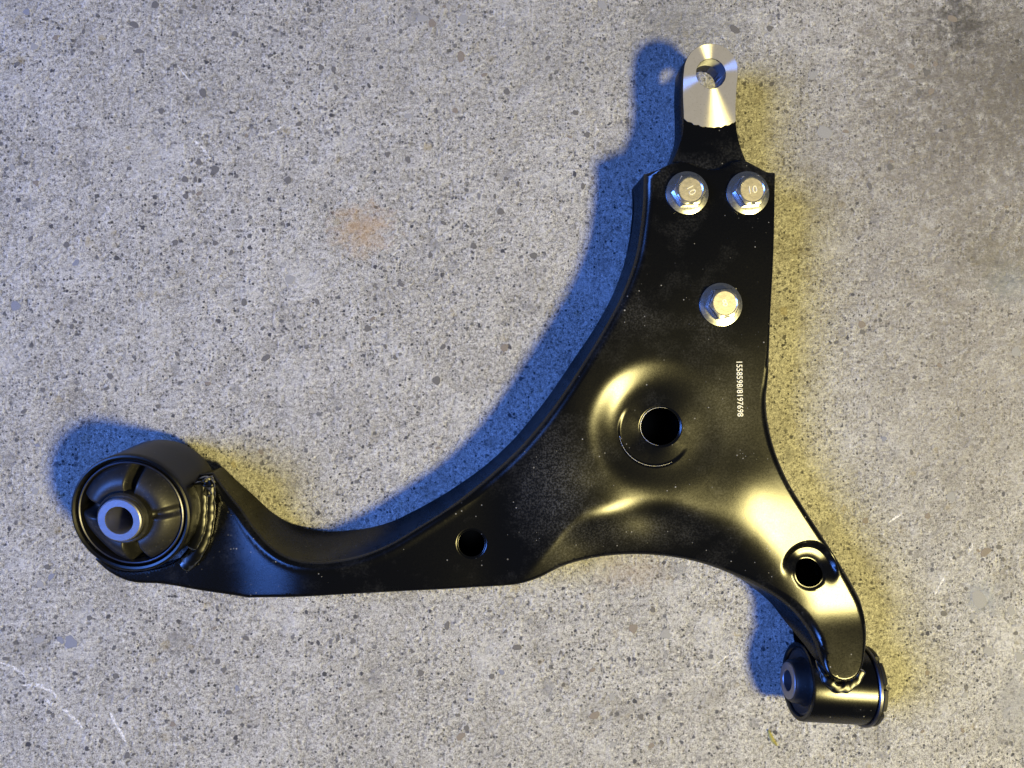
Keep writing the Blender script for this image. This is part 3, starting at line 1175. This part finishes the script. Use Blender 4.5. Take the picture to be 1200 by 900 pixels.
def bolt(px, py, turn, mark, mark_rot, label):
    z, xy = z_at(px, py)
    base = Vector((xy[0], xy[1], z))
    r = (P(px + 25, py, z) - P(px, py, z)).length * 1000
    head = lathe('bolt', [(r - 1.5, -0.2), (r - 0.2, 0.05), (r, 0.5), (r - 0.2, 1.0), (r - 0.9, 1.2), (r - 1.8, 1.5), (r - 2.8, 1.75), (5, 2.0), (0.01, 2.0)], M['zinc'], arm, 72, loc=base - ARM0)
    head['label'] = label
    # hexagon with chamfered crown
    R = 9.6
    lv = [(R, 1.6), (R, 6.6), (R - 0.3, 7.2), (7.6, 7.55), (7.0, 7.6), (6.6, 7.3), (0.0, 7.25)]
    seg = 48
    V, F = [], []
    for (rr, zz) in lv:
        for j in range(seg):
            a = 2 * math.pi * j / seg
            if rr > 7.8:
                am = (a % (math.pi / 3)) - math.pi / 6
                q = rr * math.cos(math.pi / 6) / math.cos(am)
                # chamfer cone trims corners at the crown
                if zz > 7.0:
                    q = min(q, 8.9)
            else:
                q = rr
            V.append((q * math.cos(a + turn) / 1000, q * math.sin(a + turn) / 1000, zz / 1000))
    for i in range(len(lv) - 2):
        for j in range(seg):
            k = (j + 1) % seg
            F.append((i * seg + j, i * seg + k, (i + 1) * seg + k, (i + 1) * seg + j))
    F.append(tuple((len(lv) - 2) * seg + j for j in range(seg)))
    me = mesh('hex_head', V[:(len(lv) - 1) * seg], F)
    me.materials.append(M['zinc'])
    me.materials.append(M['zinc_top'])
    for p in me.polygons:
        c = p.center
        if c.z > 0.0071 and math.hypot(c.x, c.y) < 0.0063:
            p.material_index = 1
    hx = link('hex_head', me, None, head)
    sharp(hx, 18)
    tm = text_mesh('head_mark', mark, 0.0060, 0.00016, bold=0.0)
    tx = link('head_mark', tm, M['mark'], head, False, (0, 0, 0.00735))
    tx.rotation_euler = (0, 0, mark_rot)
    return head


bolt(805, 226.5, math.radians(2), '10', math.radians(-62), 'left of the two bolts beside the steel eye')
bolt(876, 226.5, math.radians(4), '10', math.radians(8), 'right of the two bolts beside the steel eye')
bolt(844.5, 357, math.radians(8), '8', math.radians(20), 'lowest of the three bolts')

# ------------------------------------------------------------------ printed number
zt_, xyt = z_at(866.5, 456)
tm = text_mesh('printed_number', '1558598/8197698', 0.0049, 0.00003, spacing=1.0, bold=0.00004)
xs = [v.co.x for v in tm.vertices]
want = 64.5 * S / 1000
k = want / (max(xs) - min(xs))
mid = (max(xs) + min(xs)) / 2
for v in tm.vertices:
    v.co.x = (v.co.x - mid) * k
tx = link('printed_number', tm, M['print'], arm, False, Vector((xyt[0], xyt[1], zt_ + 0.00025)) - ARM0)
tx.rotation_euler = (0, 0, -math.pi / 2 + math.radians(1.0))
tx['label'] = 'pale number 1558598/8197698 printed along the plate edge'

# ================================================================== FLOOR PIECES
protos = []
for k in range(10):
    rnd = random.Random(100 + k)
    n = 9
    ring = []
    el = rnd.uniform(0.55, 1.0)
    for j in range(n):
        a = 2 * math.pi * j / n
        r = rnd.uniform(0.72, 1.12)
        ring.append((r * math.cos(a), r * el * math.sin(a)))
    V = [(x, y, -0.10) for x, y in ring] + [(x * 0.93, y * 0.93, 0.05) for x, y in ring] + [(0, 0, 0.08)]
    F = [(j, (j + 1) % n, n + (j + 1) % n, n + j) for j in range(n)] + [(n + j, n + (j + 1) % n, 2 * n) for j in range(n)]
    protos.append((V, F))
pm = {}


def stone(px, py, d_px, mat, rot=None, rnd=random.Random(5)):
    k = rnd.randrange(len(protos))
    key = (k, mat)
    if key not in pm:
        me = mesh('aggregate_stone', *protos[k])
        me.materials.append(M[mat])
        pm[key] = me
    o = bpy.data.objects.new('aggregate_stone', pm[key])
    COL.objects.link(o)
    o.parent = floor
    p = P(px, py, 0)
    s = d_px * 0.5 * CAM_H / F_PX
    o.location = (p.x, p.y, 0)
    o.scale = (s, s, 0.0016)
    o.rotation_euler = (0, 0, rnd.uniform(0, 6.28) if rot is None else rot)


KNOWN = [
    (540, 66, 15, 'agg_brown'), (506, 27, 11, 'agg_brown'), (478, 136, 12, 'agg_grey'), (478, 187, 10, 'agg_dark'), (594, 107, 9, 'agg_dark'), (642, 68, 9, 'agg_dark'),
    (674, 132, 9, 'agg_dark'), (688, 158, 9, 'agg_dark'), (683, 218, 9, 'agg_dark'), (587, 248, 10, 'agg_dark'), (555, 287, 8, 'agg_dark'), (454, 181, 8, 'agg_dark'),
    (182, 6, 11, 'agg_dark'), (157, 29, 12, 'agg_dark'), (163, 60, 11, 'agg_dark'), (98, 37, 7, 'agg_dark'), (31, 14, 9, 'agg_blue'), (276, 40, 10, 'agg_dark'),
    (238, 109, 11, 'agg_dark'), (189, 130, 8, 'agg_dark'), (252, 199, 11, 'agg_dark'), (337, 211, 10, 'agg_dark'), (233, 190, 9, 'agg_dark'), (217, 210, 9, 'agg_dark'),
    (229, 210, 8, 'agg_dark'), (218, 230, 8, 'agg_dark'), (233, 227, 8, 'agg_brown'), (36, 280, 8, 'agg_dark'), (78, 287, 8, 'agg_dark'), (376, 79, 8, 'agg_dark'),
    (391, 81, 9, 'agg_dark'), (340, 97, 8, 'agg_dark'), (317, 65, 8, 'agg_dark'), (323, 36, 7, 'agg_dark'), (362, 12, 7, 'agg_dark'), (350, 145, 9, 'agg_dark'),
    (40, 55, 10, 'agg_grey'), (15, 196, 9, 'agg_grey'), (20, 75, 8, 'agg_dark'), (89, 308, 11, 'agg_blue'), (18, 359, 13, 'agg_blue'), (205, 284, 8, 'agg_dark'),
    (129, 441, 10, 'agg_dark'), (50, 457, 7, 'agg_dark'), (286, 354, 9, 'agg_dark'), (340, 327, 14, 'agg_grey'), (337, 212, 9, 'agg_dark'), (470, 333, 9, 'agg_dark'),
    (431, 385, 10, 'agg_dark'), (437, 373, 8, 'agg_brown'), (463, 419, 8, 'agg_dark'), (311, 420, 13, 'agg_dark'), (512, 446, 12, 'agg_dark'), (591, 407, 12, 'agg_brown'),
    (555, 289, 8, 'agg_dark'), (504, 299, 9, 'agg_dark'), (625, 300, 11, 'agg_dark'), (519, 261, 9, 'agg_dark'), (580, 230, 7, 'agg_dark'), (371, 353, 9, 'agg_dark'),
    (967, 155, 20, 'agg_grey'), (952, 88, 13, 'agg_grey'), (1019, 218, 11, 'agg_dark'), (1043, 196, 10, 'agg_dark'), (991, 154, 9, 'agg_brown'), (1068, 77, 10, 'agg_brown'),
    (1086, 85, 11, 'agg_dark'), (1096, 75, 8, 'agg_brown'), (1077, 108, 10, 'agg_dark'), (1091, 107, 9, 'agg_brown'), (1050, 73, 7, 'agg_dark'), (1117, 22, 16, 'agg_brown'),
    (1108, 149, 8, 'agg_dark'), (1010, 380, 11, 'agg_brown'), (1011, 389, 8, 'agg_dark'), (1065, 357, 8, 'agg_dark'), (1063, 318, 7, 'agg_dark'), (1101, 428, 9, 'agg_brown'),
    (1155, 647, 18, 'agg_brown'), (1171, 641, 8, 'agg_dark'), (1146, 645, 7, 'agg_brown'), (1087, 605, 9, 'agg_brown'), (1014, 610, 9, 'agg_brown'), (1068, 530, 8, 'agg_dark'),
    (1036, 514, 8, 'agg_blue'), (1147, 702, 24, 'agg_grey'), (1140, 722, 9, 'agg_grey'), (1158, 763, 13, 'agg_grey'), (1131, 814, 9, 'agg_grey'), (1128, 856, 8, 'agg_brown'),
    (1081, 857, 7, 'agg_brown'), (1185, 716, 12, 'agg_grey'), (1106, 719, 9, 'agg_dark'), (1085, 805, 5, 'agg_dark'), (1115, 582, 14, 'agg_grey'), (1190, 412, 14, 'agg_grey'),
    (83, 753, 17, 'agg_blue'), (71, 750, 12, 'agg_blue'), (46, 750, 12, 'agg_grey'), (105, 724, 7, 'agg_dark'), (6, 772, 9, 'agg_dark'), (135, 792, 8, 'agg_dark'),
    (158, 809, 8, 'agg_dark'), (255, 775, 8, 'agg_dark'), (262, 785, 8, 'agg_dark'), (268, 835, 9, 'agg_dark'), (257, 834, 6, 'agg_dark'), (278, 806, 9, 'agg_blue'),
    (149, 885, 8, 'agg_dark'), (277, 870, 7, 'agg_dark'), (288, 748, 9, 'agg_dark'), (524, 733, 12, 'agg_dark'), (592, 740, 7, 'agg_dark'), (606, 759, 13, 'agg_dark'),
    (493, 789, 9, 'agg_dark'), (540, 863, 14, 'agg_brown'), (536, 838, 8, 'agg_dark'), (551, 820, 8, 'agg_blue'), (588, 788, 9, 'agg_blue'), (697, 838, 15, 'agg_brown'),
    (742, 737, 13, 'agg_brown'), (765, 715, 8, 'agg_dark'), (780, 743, 15, 'agg_grey'), (751, 840, 9, 'agg_dark'), (776, 870, 8, 'agg_dark'), (694, 785, 9, 'agg_brown'),
    (763, 874, 8, 'agg_brown'), (574, 716, 7, 'agg_dark'), (645, 714, 8, 'agg_dark'), (717, 816, 9, 'agg_grey'), (1195, 770, 14, 'agg_grey'), (60, 676, 10, 'agg_blue'),
    (47, 684, 10, 'agg_grey'), (28, 482, 9, 'agg_dark'), (44, 522, 7, 'agg_blue'), (41, 576, 9, 'agg_grey'), (125, 455, 7, 'agg_dark'), (861, 34, 16, 'agg_dark'), (902, 33, 9, 'agg_dark'),
    (495, 22, 16, 'agg_grey'), (543, 22, 14, 'agg_grey'), (706, 6, 16, 'agg_grey'),
]
for (px, py, d, m) in KNOWN:
    stone(px, py, d, m)
rs_ = random.Random(42)
for i in range(150):
    px, py = rs_.uniform(-20, 1220), rs_.uniform(-20, 920)
    stone(px, py, 4.5 + 4.5 * rs_.random()**2, rs_.choice(['agg_dark', 'agg_dark', 'agg_dark', 'agg_brown', 'agg_grey']))


def scuff(pts, w_px, name='scuff_mark'):
    d = catmull([(a, b, 0) for a, b in pts], False, 2.0)
    w = [P(a, b, 0) for a, b in d]
    V, F = [], []
    n = len(w)
    rnd = random.Random(int(pts[0][0]))
    for i, p in enumerate(w):
        t = (w[min(i + 1, n - 1)] - w[max(i - 1, 0)]).normalized()
        s = Vector((-t.y, t.x, 0))
        ww = w_px * 0.5 * CAM_H / F_PX * (0.25 + 0.75 * math.sin(math.pi * (i + 0.5) / n)) * rnd.uniform(0.7, 1.2)
        for q in (-1, 1):
            V.append(p + s * ww * q + Vector((0, 0, 0.00018)))
    for i in range(n - 1):
        F.append((2 * i, 2 * i + 1, 2 * i + 3, 2 * i + 2))
    link(name, mesh(name, V, F), M['scuff'], floor, False)


scuff([(0, 776), (12, 780), (22, 786), (29, 792)], 3.5)
scuff([(26, 803), (44, 803), (56, 807), (66, 816), (71, 823)], 4.5)
scuff([(71, 829), (82, 837), (92, 847), (97, 853)], 5)
scuff([(129, 833), (134, 845), (141, 857), (149, 872)], 4.5)
scuff([(52, 820), (62, 824)], 4)
scuff([(207, 75), (215, 86), (226, 99)], 2)
scuff([(315, 158), (330, 149)], 3)
scuff([(222, 160), (236, 172), (247, 187)], 3.5)
scuff([(1040, 613), (1050, 606), (1060, 600)], 3)
scuff([(1096, 696), (1102, 684), (1108, 675)], 3.5)
scuff([(1135, 648), (1140, 636)], 4)
scuff([(828, 787), (840, 778), (856, 766), (866, 764)], 2.5)

# ------------------------------------------------------------------ scrap of dry straw
sp = [P(a, b, 0) for a, b in [(899.5, 855), (902, 861), (905, 867), (909.5, 873)]]
V, F = [], []
for i, p in enumerate(sp):
    t = (sp[min(i + 1, 3)] - sp[max(i - 1, 0)]).normalized()
    s = Vector((-t.y, t.x, 0))
    w = (0.0006, 0.0011, 0.0012, 0.0006)[i]
    for (a, zz) in ((-1, 0.0004), (0, 0.0016), (1, 0.0004), (0, 0.0002)):
        V.append(p + s * w * a + Vector((0, 0, zz)) - sp[0])
for i in range(3):
    for j in range(4):
        k = (j + 1) % 4
        F.append((i * 4 + j, i * 4 + k, (i + 1) * 4 + k, (i + 1) * 4 + j))
F += [(0, 1, 2, 3), (15, 14, 13, 12)]
st = link('straw_scrap', mesh('straw_scrap', V, F), M['straw'], None, False, sp[0])
st['label'] = 'tiny scrap of yellow straw near the small bushing'
st['category'] = 'straw'
